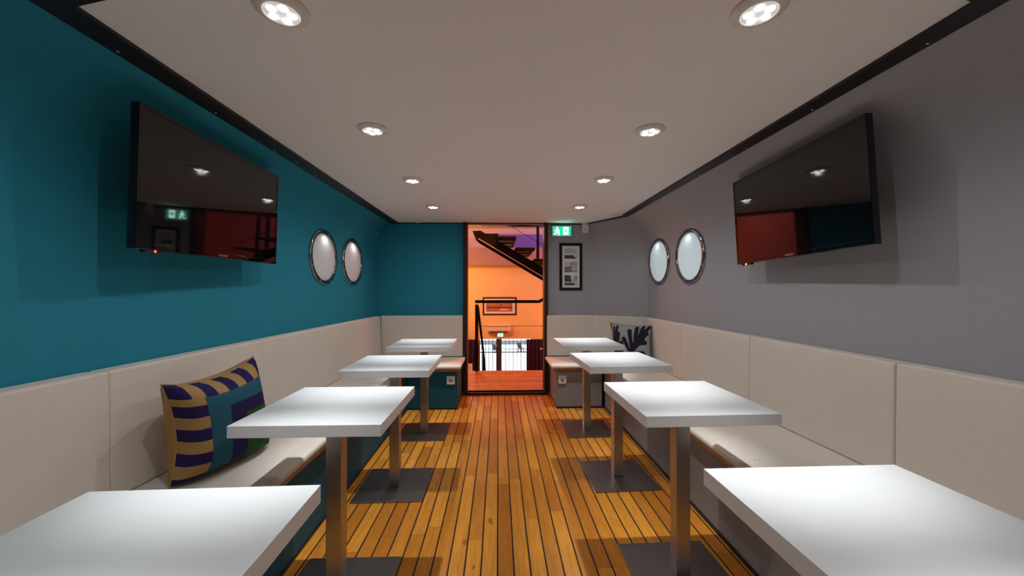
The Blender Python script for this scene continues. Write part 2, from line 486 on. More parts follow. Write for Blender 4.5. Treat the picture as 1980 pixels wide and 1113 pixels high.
# backrest panels
GB = 'cream backrest panels along the walls'
def panel(label, a, b, z0, z1, thick, side):
    """a,b: wall-line ends (x,y); side +1: panel grows to the left normal of a->b"""
    a = Vector((*a, 0)); b = Vector((*b, 0)); d = (b-a); Ln = d.length; d.normalize()
    n = Vector((-d.y, d.x, 0))*side
    c = (a+b)/2
    bm = bmesh.new()
    bm_box(bm, (-Ln/2+.0015, 0.001, 0), (Ln/2-.0015, thick, z1-z0), .009, 3)
    for v in bm.verts:     # slightly plump face, leaning a touch
        s = v.co.y/thick
        u = (v.co.x/(Ln/2)); w = (v.co.z/((z1-z0)/2) - 1)
        v.co.y += s*.006*(1-(v.co.z/(z1-z0)))*1.5
    for f in bm.faces: f.smooth = True
    mtx = Matrix(((d.x, n.x, 0, 0), (d.y, n.y, 0, 0), (0, 0, 1, 0), (0, 0, 0, 1)))
    bmesh.ops.transform(bm, matrix=mtx, verts=bm.verts)
    o = obj('backrest_panel', bm, M['cream'], None, (c.x, c.y, z0))
    o.modifiers.new('wn', 'WEIGHTED_NORMAL')
    # thin piping seam along the top edge of the face
    q = bmesh.new()
    bm_tube(q, [d*(-Ln/2+.014) + n*(thick-.012) + Vector((0, 0, z1-z0+.0002)), d*(Ln/2-.014) + n*(thick-.012) + Vector((0, 0, z1-z0+.0002))], .0013, 6)
    obj('piping', q, M['cream'], o)
    return tag(o, label, 'backrest', GB)
ZB0, ZB1 = ZS1+.001, .903
ly = [.50, 1.40, 2.25, 3.06, 4.27]
llab = ['cream backrest panel on the teal wall beside the nearest table', 'cream backrest panel on the teal wall behind the striped pillow', 'cream backrest panel on the teal wall, next beyond the striped pillow',
        'longest cream backrest panel on the teal wall, reaching its far corner']
yy = [(-1.25, .50)] + list(zip(ly, ly[1:]))
for i, (y0, y1) in enumerate(yy):
    if i == 0: continue
    panel(llab[i-1], (left_x(.9, y0), y0), (left_x(.9, y1), y1), ZB0, ZB1, .088 - .02*(i-1)/3, -1)
panel('cream backrest panel left of the doorway under the teal end wall', (-1.325, YE), (-.402, YE), ZB0, ZB1, .07, -1)
ry = [-.30, .62, 1.45, 2.30, 3.15, 3.965]
rlab = ['cream backrest panel nearest on the grey wall, cut by the photo edge', 'cream backrest panel on the grey wall beside the nearest right table', 'cream backrest panel on the grey wall, second from the nearest',
        'cream backrest panel on the grey wall, third from the nearest', 'cream backrest panel at the far end of the grey wall beside the leaf pillow']
for i, (y0, y1) in enumerate(zip(ry, ry[1:])):
    if i == 0: continue
    panel({1: 'cream backrest panel at the right photo edge behind the nearest right table', 2: 'cream backrest panel on the grey wall, second from the right photo edge',
           3: 'cream backrest panel on the grey wall, third from the right photo edge', 4: 'cream backrest panel at the far end of the grey wall beside the leaf pillow'}[i],
          (right_x(.9, y0), y0), (right_x(.9, y1), y1), ZB0, ZB1, .085, 1)
panel('cream backrest panel right of the doorway under the framed prints', (.552, YE), (1.085, YE), ZB0, ZB1, .07, -1)
panel('cream backrest panel on the slanted corner behind the leaf pillow', (1.112, YE-.020), (1.590, 4.018), ZB0, ZB1, .068, -1)

# wall sockets on the bench fronts
def socket(label, cx, y, cz):
    t = thing('wall_socket', label, 'socket', (cx, y, cz), 0, 'white wall sockets on the bench fronts')
    box('cover_plate', (-.041, -.009, -.041), (.041, 0, .041), M['whiteplastic'], t, .003)
    bm = bmesh.new(); bm_lathe(bm, [(.021, .0), (.021, -.003), (.017, .0004), (.0, .0006)], 28, Matrix.Translation((0, -.0098, 0)) @ Matrix.Rotation(PI/2, 4, 'X'))
    obj('socket_well', bm, M['greyplastic'], t)
    bm = bmesh.new(); bm_box(bm, (-.002, -.0125, -.006), (.002, -.0095, .010), .0005)
    bm_box(bm, (-.012, -.012, -.003), (-.007, -.0095, .002)); bm_box(bm, (.007, -.012, -.003), (.012, -.0095, .002))
    obj('contact', bm, M['black'], t)
socket('white wall socket on the teal bench left of the doorway', -.475, 3.815, .291)
socket('white wall socket on the grey bench right of the doorway', .645, 3.815, .288)

# ------------------------------------------------------------------ tables
W = .495; P = .40
def make_table():
    t = thing('bistro_table', '', 'table', (0, 0, 0), 0, 'white square tables on steel pedestals')
    box('tabletop', (-W/2, -W/2, .710), (W/2, W/2, .750), M['table'], t, .0012)
    box('top_bracket', (-.11, -.11, .704), (.11, .11, .710), M['plate'], t)
    box('pole', (-.029, -.029, .008), (.029, .029, .704), M['pole'], t, .002)
    box('base_plate', (-P/2, -P/2, 0), (P/2, P/2, .008), M['plate'], t, .0015)
    return t
TB = [(-.644, .625, .024, 'nearest white table on the teal side, in the lower left of the photo'),
      (-.632, 1.511, -.004, 'white table on the teal side beside the striped pillow'),
      (-.631, 2.353, .008, 'white table on the teal side, third from the photo edge'),
      (-.621, 3.216, 0., 'farthest white table on the teal side by the corner bench'),
      (.757, .678, .008, 'nearest white table on the grey side, in the lower right of the photo'),
      (.758, 1.562, .020, 'white table on the grey side, second from the photo edge'),
      (.763, 2.421, .048, 'white table on the grey side, third from the photo edge'),
      (.758, 3.240, .014, 'farthest white table on the grey side in front of the leaf pillow')]
t0 = make_table()
for i, (x, y, r, lab) in enumerate(TB):
    if i == 0: t0.location = (x, y, 0); t0.rotation_euler = (0, 0, r); t0['label'] = lab
    else: dup(t0, (x, y, 0), r, lab)

# ------------------------------------------------------------------ downlights
def make_lamp():
    t = thing('ceiling_downlight', '', 'downlight', (0, 0, ZC), 0, 'round ceiling downlights in two rows')
    bm = bmesh.new()
    bm_lathe(bm, [(.070, .0), (.071, -.004), (.068, -.007), (.056, -.013), (.0475, -.015), (.0445, -.013), (.0445, -.008)], 48)
    obj('bezel', bm, M['ringwhite'], t)
    bm = bmesh.new()
    bm_lathe(bm, [(.0445, -.008), (.0445, -.0125), (.030, -.0145), (0, -.015)], 40)
    ln = obj('lens', bm, M['lens'], t)
    for k in range(6):
        a = k/5*2*PI + .3
        c = (0, 0) if k == 5 else (.027*math.cos(a), .027*math.sin(a))
        if k == 5: continue
        bm = bmesh.new()
        bm_lathe(bm, [(.0125, -.012), (.0115, -.0165), (.007, -.0185), (0, -.019)], 18, Matrix.Translation((c[0], c[1], 0)))
        obj('led', bm, M['led'], t)
    for sx in (-1, 1):
        bm = bmesh.new(); bm_lathe(bm, [(.0, -.0125), (.002, -.012), (.003, -.0105)], 10, Matrix.Translation((.0605*sx, .0, 0)))
        obj('screw', bm, M['screw'], t)
    for nm, en, sz in (('downlight_beam', 74, 42), ('downlight_spill', 8.8, 179)):
        l = bpy.data.lights.new(nm, 'SPOT'); l.energy = en; l.color = (.955, .985, 1.)
        l.spot_size = math.radians(sz); l.spot_blend = 1.; l.shadow_soft_size = .009
        lo = bpy.data.objects.new(nm, l); COL.objects.link(lo); lo.parent = t; lo.location = (0, 0, -.029)
    return t
LP = [(-.597, 1.062, 'nearest ceiling downlight on the teal side, cut by the top photo edge'), (-.602, 1.835, 'second ceiling downlight from the camera on the teal side'),
      (-.601, 2.67, 'third ceiling downlight from the camera on the teal side'), (-.600, 3.51, 'farthest ceiling downlight on the teal side'),
      (.717, 1.015, 'nearest ceiling downlight on the grey side, cut by the top photo edge'), (.730, 1.80, 'second ceiling downlight from the camera on the grey side'),
      (.732, 2.61, 'third ceiling downlight from the camera on the grey side'), (.748, 3.46, 'farthest ceiling downlight on the grey side'),
      (-.6, .22, 'ceiling downlight on the teal side beside the camera'), (.715, .20, 'ceiling downlight on the grey side beside the camera')]
for i, (x, y, lab) in enumerate(LP):
    if i == 0:
        l0 = make_lamp(); l0.location = (x, y, ZC); l0['label'] = lab
    else: dup(l0, (x, y, ZC), random.uniform(0, 1.2), lab)

# ------------------------------------------------------------------ smoke detector, vent, motion sensor
bm = bmesh.new(); bm_lathe(bm, [(.047, 0), (.047, -.006), (.038, -.014), (.015, -.017), (0, -.017)], 36)
t = thing('smoke_detector', 'white round detector on the ceiling above the teal end wall', 'smoke detector', (-.905, 4.285, ZC))
obj('housing', bm, M['whiteplastic'], t)
t = thing('ceiling_vent', 'white round ceiling fitting with dark slot in the grey corner', 'vent', (1.19, 3.80, ZC))
bm = bmesh.new(); bm_lathe(bm, [(.058, 0), (.058, -.005), (.050, -.010), (.036, -.010), (.034, -.004)], 36); obj('rim', bm, M['whiteplastic'], t)
bm = bmesh.new(); bm_lathe(bm, [(.034, -.003), (.028, -.0035), (0, -.004)], 30); obj('recess', bm, M['black'], t)
bm = bmesh.new(); bm_lathe(bm, [(.026, -.004), (.024, -.012), (0, -.014)], 30); obj('cap', bm, M['whiteplastic'], t)
t = thing('motion_sensor', 'small white motion sensor high on the grey end wall beside the exit sign', 'sensor', (1.005, YE, 1.905))
bm = bmesh.new(); bm_prism(bm, [(-.036, 0, -.052), (-.036, -.030, -.052), (-.036, -.048, .03), (-.036, -.040, .058), (-.036, 0, .058)], (.072, 0, 0)); obj('housing', bm, M['whiteplastic'], t)
bm = bmesh.new(); bm_lathe(bm, [(.012, 0), (.009, .005), (0, .007)], 16, Matrix.Translation((0, -.036, -.018)) @ Matrix.Rotation(PI/2, 4, 'X')); obj('lens', bm, M['greyplastic'], t)

# ------------------------------------------------------------------ exit sign + framed prints
def exit_sign(label, cx, y, cz, w, h, d):
    t = thing('exit_sign', label, 'exit sign', (cx, y, cz))
    box('housing', (-w/2, -d, -h/2), (w/2, 0, h/2), M['whiteplastic'], t, .003)
    quad_uv('sign_face', (-w/2+.006, -d-.001, -h/2+.006), (w/2-.006, -d-.001, -h/2+.006), (w/2-.006, -d-.001, h/2-.006), (-w/2+.006, -d-.001, h/2-.006), M['sign'], t)
    return t
exit_sign('lit green exit sign on the grey wall right of the doorway', .731, YE, 1.872, .222, .118, .035)

def framed(name, label, cx, y, cz, w, h, fw, fm, prints, grp=None):
    t = thing(name, label, 'picture', (cx, y, cz), 0, grp)
    bm = bmesh.new()
    bm_box(bm, (-w/2, -.022, -h/2), (-w/2+fw, 0, h/2), .002); bm_box(bm, (w/2-fw, -.022, -h/2), (w/2, 0, h/2), .002)
    bm_box(bm, (-w/2+fw-.001, -.0215, h/2-fw), (w/2-fw+.001, 0, h/2), .002); bm_box(bm, (-w/2+fw-.001, -.0215, -h/2), (w/2-fw+.001, 0, -h/2+fw), .002)
    obj('frame', bm, fm, t)
    box('mat_board', (-w/2+fw-.001, -.010, -h/2+fw-.001), (w/2-fw+.001, -.002, h/2-fw+.001), M['mat'], t)
    for (x0, z0, x1, z1, m) in prints:
        quad_uv('print', (x0, -.0108, z0), (x1, -.0108, z0), (x1, -.0108, z1), (x0, -.0108, z1), m, t)
    return t
w, h = .263, .545
pr = []
for k, (zt, zb) in enumerate(((.107, .330), (.398, .620), (.680, .905))):
    pr.append((-w/2 + w*.215, h/2 - h*zb, -w/2 + w*.795, h/2 - h*zt, print_mat('print_%s' % ('cloud', 'harbour', 'sails')[k], k)))
framed('framed_prints', 'tall black frame of three monochrome seascape prints on the grey end wall', .840, YE, 1.463, w, h, .030, M['pframe'], pr)

# ------------------------------------------------------------------ portholes
def porthole(label, wallf, y, z, r, sign, dome):
    x = wallf(z, y)
    # wall normal estimate
    e = .05
    n = Vector((sign, sign*-(wallf(z, y+e)-wallf(z, y-e))/(2*e), sign*-(wallf(z+e, y)-wallf(z-e, y))/(2*e))).normalized()
    t = thing('porthole', label, 'porthole', (x, y, z), 0, 'round chrome portholes in the side walls')
    rot = n.to_track_quat('Z', 'Y').to_matrix().to_4x4()
    ri = r*.845
    bm = bmesh.new(); bm_lathe(bm, [(r, -.004), (r+.001, .008), (r-.004, .013), (ri+.006, .015), (ri, .012), (ri-.001, .002)], 64, rot); obj('ring', bm, M['chrome'], t)
    bm = bmesh.new()
    bm_lathe(bm, [(ri*math.sin(a), .001 + .022*math.cos(a)) for a in [PI/2*(1-k/12) for k in range(13)]], 64, rot); obj('milky_glass', bm, dome, t)
    l = bpy.data.lights.new('porthole_fill', 'SPOT'); l.energy = .55 if sign > 0 else .28; l.shadow_soft_size = .008; l.spot_size = math.radians(165); l.spot_blend = 1.  # spot added to brighten the top of the milky glass
    lo = bpy.data.objects.new('porthole_fill', l); COL.objects.link(lo); lo.parent = t
    lo.location = n*.055 + Vector((0, 0, ri*.97))
    for k in range(8):
        a = (k+.5)/8*2*PI; rr = (r+ri)/2
        bm = bmesh.new(); bm_lathe(bm, [(.0055, .0145), (.004, .0165), (0, .017)], 12, rot @ Matrix.Translation((rr*math.cos(a), rr*math.sin(a), 0))); obj('screw', bm, M['screw'], t)
porthole('chrome porthole on the teal wall, nearer the television', left_x, 3.150, 1.462, .228, 1, M['domeL'])
porthole('chrome porthole on the teal wall, nearer the far corner', left_x, 3.715, 1.465, .228, 1, M['domeL'])
porthole('chrome porthole on the grey wall, nearer the television', right_x, 3.14, 1.478, .237, -1, M['domeR'])
porthole('chrome porthole on the grey wall, nearer the far corner', right_x, 3.735, 1.478, .237, -1, M['domeR'])

# ------------------------------------------------------------------ televisions
def tv(label, c, yaw, tilt, roll, side, ledmat):
    """local x = picture right, local -y = towards viewer, z up"""
    Wt, Ht = .90, .513
    t = thing('television', label, 'television', c, 0, 'flat televisions on the side walls')
    if side < 0:
        u = Vector((math.sin(yaw), math.cos(yaw), 0)); n = Vector((math.cos(yaw), -math.sin(yaw), 0))
    else:
        u = -Vector((math.sin(yaw), math.cos(yaw), 0)); n = -Vector((math.cos(yaw), -math.sin(yaw), 0))
    up = Vector((0, 0, 1)); n2 = n*math.cos(tilt) - up*math.sin(tilt); w = up*math.cos(tilt) + n*math.sin(tilt)
    ur = u*math.cos(roll) + w*math.sin(roll); wr = -u*math.sin(roll) + w*math.cos(roll)
    m = Matrix((( ur.x, -n2.x, wr.x), (ur.y, -n2.y, wr.y), (ur.z, -n2.z, wr.z)))
    t.rotation_euler = m.to_euler()
    bz = .013
    bm = bmesh.new()
    bm_box(bm, (-Wt/2, 0, -Ht/2), (Wt/2, .028, Ht/2), .004, 2)
    bm_box(bm, (-Wt/2+.10, .028, -Ht/2+.05), (Wt/2-.10, .048, Ht/2-.12), .008, 2)
    obj('case', bm, M['black'], t)
    bm = bmesh.new()
    for lo, hi in (((-Wt/2, -.003, -Ht/2), (-Wt/2+bz, .002, Ht/2)), ((Wt/2-bz, -.003, -Ht/2), (Wt/2, .002, Ht/2)),
                   ((-Wt/2+bz, -.003, Ht/2-bz), (Wt/2-bz, .002, Ht/2)), ((-Wt/2+bz, -.003, -Ht/2), (Wt/2-bz, .002, -Ht/2+.022))):
        bm_box(bm, lo, hi, .0012)
    obj('bezel', bm, M['screen'], t)
    box('screen', (-Wt/2+bz-.001, -.0008, -Ht/2+.021), (Wt/2-bz+.001, .001, Ht/2-bz+.001), M['screen'], t)
    bm = bmesh.new()
    for k in range(6): bm_box(bm, (-.030+k*.0102, -.0042, -Ht/2+.008), (-.030+k*.0102+.0075, -.0028, -Ht/2+.015), .0004)
    obj('badge', bm, M['badge'], t)
    s = -1
    lx = s*(Wt/2-.085)
    box('sensor_bar', (lx-.045, .0, -Ht/2-.010), (lx+.045, .018, -Ht/2+.001), M['black'], t, .002)
    bm = bmesh.new(); bm_lathe(bm, [(0, .002), (.0035, .0015), (.005, 0)], 12, Matrix.Translation((lx, -.001, -Ht/2-.004)) @ Matrix.Rotation(PI/2, 4, 'X'))
    obj('standby_light', bm, ledmat, t)
    bm = bmesh.new(); bm_box(bm, (-.12, .046, -.11), (.12, .060, .10), .003)
    bm_box(bm, (-.035, .058, -.05), (.035, .135 if side < 0 else .115, .03), .003)
    obj('wall_mount', bm, M['black'], t)
    return t
tv('black television on the teal wall with a red standby light', (-1.28, 1.818, 1.597), -.037, .031, .006, -1, M['red_led'])
tv('black television on the grey wall with silver badge lettering', (1.459, 1.864, 1.615), .043, .042, .022, 1, M['amber_led'])

# ------------------------------------------------------------------ pillows
def pillow(name, label, corner_bl, corner_br, corner_tr, corner_tl, thick, front, back, sag=(.18, .20, .05)):
    bl, br, tr_, tl_ = map(Vector, (corner_bl, corner_br, corner_tr, corner_tl))
    c = (bl+br+tr_+tl_)/4
    n = ((br-bl).cross(tl_-bl)).normalized()          # towards viewer
    N = 44
    def pull(a, b):
        ga = 1 - sag[0]*(1-b*b)*abs(a)**2
        gb = 1 - (sag[1] if b > 0 else sag[2])*(1-a*a)*abs(b)**2
        return a*ga, b*gb
    me = bpy.data.meshes.new('cover')
    verts, uvs, faces, mats = [], [], [], []
    for side in (0, 1):
        for j in range(N+1):
            for i in range(N+1):
                u, v = i/N, j/N
                a, b = 2*u-1, 2*v-1
                # edges pulled in between the corners
                pa, pb = pull(a, b)
                uu, vv = (pa+1)/2, (pb+1)/2
                p = (bl*(1-uu) + br*uu)*(1-vv) + (tl_*(1-uu) + tr_*uu)*vv
                th = thick/2*((1-abs(a)**2.6)*(1-abs(b)**2.6))**.42
                th *= 1 + .05*math.sin(7*u+3*v)*math.sin(5*v)
                p = p + n*(th if side == 0 else -th)
                verts.append(p-c); uvs.append((u, v))
    K = (N+1)*(N+1)
    for side in (0, 1):
        for j in range(N):
            for i in range(N):
                q = [side*K + j*(N+1)+i, side*K + j*(N+1)+i+1, side*K + (j+1)*(N+1)+i+1, side*K + (j+1)*(N+1)+i]
                faces.append(q if side == 0 else q[::-1]); mats.append(side)
    me.from_pydata(verts, [], faces)
    uv = me.uv_layers.new(name='UVMap')
    for p in me.polygons:
        p.use_smooth = True; p.material_index = mats[p.index]
        for li in p.loop_indices: uv.data[li].uv = uvs[me.loops[li].vertex_index]
    me.materials.append(front); me.materials.append(back)
    t = thing(name, label, 'pillow', c)
    o = bpy.data.objects.new('cover', me); COL.objects.link(o); o.parent = t
    pts = []
    for k in range(4*N):
        s, r = divmod(k, N); f = r/N*2-1
        a, b = ((f, -1), (1, f), (-f, 1), (-1, -f))[s]
        pa, pb = pull(a, b)
        uu, vv = (pa+1)/2, (pb+1)/2
        pts.append((bl*(1-uu)+br*uu)*(1-vv) + (tl_*(1-uu)+tr_*uu)*vv - c)
    bm = bmesh.new(); bm_tube(bm, pts + [pts[0]], .0028, 6, False); obj('seam', bm, back, t)
    return t

def stripe_mat():
    m, nt, b = new_mat('striped_pillow_front')
    u, v, _ = coords('UV'); w = 1.0 - v
    wob = noise(comb(u, v, 0.), 6., 2) - .5
    u2 = u + wob*.02; w2 = w + wob*.02
    d = (u2/.20).min(w2/.155)
    top = w2.lt(.155)
    idx = mixc(top, comb((w2*8.6).floor(), 0., 0.), comb((u2*9.0).floor(), 0., 0.))
    sp = nt.nodes.new('ShaderNodeSeparateColor'); nt.links.new(idx, sp.inputs[0])
    even = X(sp.outputs[0]).mod2().lt(.5)
    navy = (.014, .008, .080)
    border = mixc(even, (.40, .235, .085), navy)
    c = mixc(d.gt(1.), border, (.014, .10, .15))
    c = mixc(d.gt(2.0), c, navy)
    c = mixc(d.gt(2.85), c, (.016, .085, .010))
    c = mixc((1.0-u2).min(v).lt(.035)*d.gt(2.85), c, (.015, .05, .14))
    f = noise(comb(u*260, v*260, 0.), 1., 1)
    c = mixc((f-.3).max(0.)*.25, c, (.20, .18, .18))
    nt.links.new(c, b.inputs['Base Color']); b.inputs['Roughness'].default_value = .95; b.inputs['Specular IOR Level'].default_value = .15
    bump(b, f, .3, .001)
    return m
def leaf_mat():
    m, nt, b = new_mat('leaf_pillow_front')
    u, v, _ = coords('UV')
    def cap(ax, ay, bx, by, r0, r1):
        dx, dy = bx-ax, by-ay; L = dx*dx+dy*dy
        t = (((u-ax)*dx + (v-ay)*dy)/L).max(0.).min(1.)
        return ((u-ax-t*dx).sq() + (v-ay-t*dy).sq()).sqrt().__sub__(t*(r1-r0) + r0).lt(0.)
    s = None
    for a in ((.43, .02, .60, .42, .075, .05), (.60, .42, .80, .66, .07, .10), (.52, .30, .38, .62, .04, .055), (.57, .38, .53, .84, .04, .055),
              (.66, .48, .70, .93, .05, .05), (.78, .66, .84, .95, .06, .045), (.82, .70, .97, .95, .06, .035), (.80, .66, .93, .78, .06, .045),
              (.72, .54, .90, .57, .05, .05), (.58, .30, .84, .30, .05, .07), (.50, .16, .80, .10, .05, .045),
              (.06, .10, .02, .80, .05, .03), (.08, .30, .13, .90, .035, .03), (.10, .30, .22, .93, .045, .035), (.14, .30, .25, .74, .045, .045),
              (.18, .25, .31, .52, .04, .05), (.02, .6, .05, .96, .02, .015), (.10, .05, .30, .30, .06, .05)):
        q = cap(*a); s = q if s is None else s.max(q)
    c = mixc(s, (.30, .33, .31), (.010, .006, .028))
    f = noise(comb(u*240, v*240, 0.), 1., 1)
    c = mixc((f-.3).max(0.)*.3, c, (.2, .2, .22))
    nt.links.new(c, b.inputs['Base Color']); b.inputs['Roughness'].default_value = .95; b.inputs['Specular IOR Level'].default_value = .15
    bump(b, f, .25, .001)
    return m
M['tan'] = fabric('tan_pillow_cloth', (.42, .25, .095), vary=.08)
M['palegrey'] = fabric('dark_brown_pillow_back', (.07, .045, .03), vary=.05)
pillow('throw_pillow', 'striped navy, tan, teal and green pillow leaning on the left backrest', (-1.238, 1.475, .447), (-1.115, 1.885, .450), (-1.175, 1.865, .875), (-1.235, 1.435, .845), .25, stripe_mat(), M['tan'])
pillow('throw_pillow', 'pale pillow with dark navy leaf shapes in the grey corner', (1.205, 3.865, .444), (1.475, 3.60, .444), (1.520, 3.715, .842), (1.175, 3.955, .853), .13, leaf_mat(), M['palegrey'], (.07, .10, .05))

# ------------------------------------------------------------------ stair hall beyond the doorway
YF = 13.0
struct(box('floor_landing', (-2.6, 4.325, -.10), (2.8, 5.475, .033), M['floor2']))
struct(box('floor_walkway', (-2.6, 5.475, -.10), (-.41, 6.02, .033), M['floor2']))
struct(box('floor_lower', (-3.2, 4.0, -2.95), (3.4, YF+.1, -2.85), M['floor2']))
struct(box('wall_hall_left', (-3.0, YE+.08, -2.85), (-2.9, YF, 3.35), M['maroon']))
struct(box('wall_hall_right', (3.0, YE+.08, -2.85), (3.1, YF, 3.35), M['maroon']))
struct(box('wall_hall_near', (-3.0, YE+.08, ZC+.2), (3.1, YE+.16, 3.35), M['upper']))
struct(box('wall_hall_near_low', (-3.0, 4.30, -2.85), (3.1, 4.38, -.10), M['orange']))
struct(box('wall_hall_left_return', (-3.0, YE+.08, -.1), (-1.6, YE+.16, ZC+.25), M['orange']))
struct(box('wall_hall_right_return', (1.9, YE+.08, -.1), (3.1, YE+.16, ZC+.25), M['orange']))
struct(box('ceiling_hall', (-3.0, YE+.08, 3.30), (3.1, YF+.1, 3.40), M['upper']))
# far wall with the window opening
WX0, WX1, WZ0, WZ1 = -.66, 1.16, -2.70, -.478
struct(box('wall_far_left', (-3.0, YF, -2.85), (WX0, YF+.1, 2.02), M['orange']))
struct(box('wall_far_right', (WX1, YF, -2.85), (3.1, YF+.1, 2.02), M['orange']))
struct(box('wall_far_above', (WX0, YF, WZ1), (WX1, YF+.1, 2.02), M['orange']))
struct(box('wall_far_below', (WX0, YF, -2.85), (WX1, YF+.1, WZ0), M['orange']))
struct(box('wall_far_top', (-3.0, YF, 2.02), (3.1, YF+.1, 3.35), M['upper']))
struct(box('trim_5', (-3.0, YF-.35, 2.02), (3.1, YF, 2.62), M['beam']))
box('painted_violet_light', (-.05, YF-.05, 2.66), (2.6, YF-.001, 3.10), M['violet'])  # panel colour paints the purple light on the upper wall
tag(bpy.data.objects['painted_violet_light'], 'violet light painted as a panel high in the hall beyond the doorway', 'panel')

# tall window with vertical bars
win = bpy.data.objects.new('window_1', None); COL.objects.link(win); win['kind'] = 'structure'; win.location = (0, YF, 0)
bm = bmesh.new()
bm_box(bm, (WX0, -.02, WZ0), (WX0+.03, .08, WZ1)); bm_box(bm, (WX1-.03, -.02, WZ0), (WX1, .08, WZ1))
bm_box(bm, (WX0+.03, -.02, WZ0), (WX1-.03, .08, WZ0+.06))
bm_box(bm, (-.075, -.03, WZ0+.06), (.112, .08, WZ1))
obj('frame', bm, M['mullion'], win)
box('pane', (WX0+.03, .05, WZ0+.06), (-.075, .055, WZ1), M['glass'], win)
box('pane', (.112, .05, WZ0+.06), (WX1-.03, .055, WZ1), M['glass'], win)
for xx in [-.575, -.45, -.325, -.20, .245, .38, .515, .65, .785, .92, 1.05]:
    bm = bmesh.new(); bm_tube(bm, [(xx, .10, WZ0), (xx, .10, WZ1)], .009, 8); obj('bar', bm, M['mullion'], win)
bm = bmesh.new(); bm_box(bm, (WX0, .095, -.965), (WX1, .115, -.935)); obj('crossbar', bm, M['mullion'], win)

def curtain(label, x0, x1, z0, z1, y):
    bm = bmesh.new(); n = 90; rows = []
    for zz in (z0, (z0+z1)/2, z1):
        rows.append([bm.verts.new((x0+(x1-x0)*i/n - (x0+x1)/2, .04*math.sin(i/n*(x1-x0)*48) + .012*math.sin(i*.9), zz-z0)) for i in range(n+1)])
    for a, b in zip(rows, rows[1:]):
        for i in range(n):
            f = bm.faces.new([a[i], a[i+1], b[i+1], b[i]]); f.smooth = True
    o = obj('curtain', bm, M['curtain'], None, ((x0+x1)/2, y, z0))
    s = o.modifiers.new('thick', 'SOLIDIFY'); s.thickness = .008
    return tag(o, label, 'curtain', 'dark curtains at the far window')
curtain('dark purple curtain right of the far barred window', .955, 1.56, -2.83, -.478, YF-.12)
curtain('dark purple curtain left of the far barred window', -1.35, -.68, -2.83, -.478, YF-.12)

framed('framed_picture', 'dark framed warm toned picture on the far orange wall', .043, YF, .645, 1.16, .62, .055, M['pframe2'],
       [(-.46, -.19, .44, .20, print_mat('print_town', 3))])
t = thing('air_conditioner', 'pale wall air conditioner under the far framed picture', 'air conditioner', (.04, YF, -.12))
bm = bmesh.new(); bm_prism(bm, [(-.39, 0, -.135), (-.39, -.15, -.135), (-.39, -.20, -.05), (-.39, -.20, .10), (-.39, -.17, .135), (-.39, 0, .135)], (.78, 0, 0)); obj('housing', bm, M['ac'], t)
box('outlet_slot', (-.33, -.197, -.118), (.26, -.155, -.090), M['frame_wood'], t); box('top_grille', (-.37, -.203, .07), (.30, -.197, .085), M['beam'], t)
exit_sign('small lit green exit sign above the far barred window', .068, YF, -.338, .22, .14, .05)

# railing on the landing
YR = 5.45
rl = thing('landing_railing', 'black handrail with posts and wire cables on the landing beyond the doorway', 'railing', (-.315, YR, .033))
def rloc(p): return (p[0]+.315, p[1]-YR, p[2]-.033)
def rbox(n, lo, hi, m=None, bev=.002): return box(n, rloc(lo), rloc(hi), m or M['stair'], rl, bev)
rbox('post', (-.332, YR-.02, .033), (-.288, YR+.02, .985))
rbox('post', (.80, YR-.02, .033), (.84, YR+.02, 1.10))
bm = bmesh.new()
zz = 1.028
bm_prism(bm, [rloc((-.332, YR-.022, zz-.022)), rloc((.590, YR-.022, zz-.022)), rloc((.84, YR-.022, zz+.118)), rloc((.84, YR-.022, zz+.160)), rloc((.582, YR-.022, zz+.020)), rloc((-.332, YR-.022, zz+.020))], (0, .044, 0))
obj('handrail', bm, M['stair'], rl)
for cz in (.675, .345):
    bm = bmesh.new(); bm_tube(bm, [rloc((-.30, YR, cz)), rloc((.81, YR, cz))], .0035, 6); cb = obj('cable', bm, M['stair'], rl)
    bm = bmesh.new(); bm_tube(bm, [rloc((.60, YR, cz)), rloc((.665, YR, cz))], .009, 8); bm_tube(bm, [rloc((.685, YR, cz)), rloc((.70, YR, cz))], .010, 8); obj('turnbuckle', bm, M['screw'], cb)
# rail running down the lower flight
dr = thing('stair_handrail', 'dark handrail sloping down behind the landing post', 'handrail', (-.28, 5.53, .95))
bm = bmesh.new(); bm_tube(bm, [(-.02, 0, 0), (0, 1.5, -.87), (.0, 5.0, -2.9)], .019, 10); obj('rail', bm, M['stair'], dr)
for yy, zz, zb in ((1.47, -.88, -2.3), (3.3, -1.93, -3.75)):
    box('post', (-.018, yy-.018, zb), (.018, yy+.018, zz), M['stair'], dr)
bm = bmesh.new(); bm_prism(bm, [(-.02, 0, -1.25), (-.02, 0, -.98), (-.02, 4.9, -3.62), (-.02, 4.9, -3.80), (-.02, 4.6, -3.80)], (.04, 0, 0)); obj('stringer', bm, M['stair'], dr)

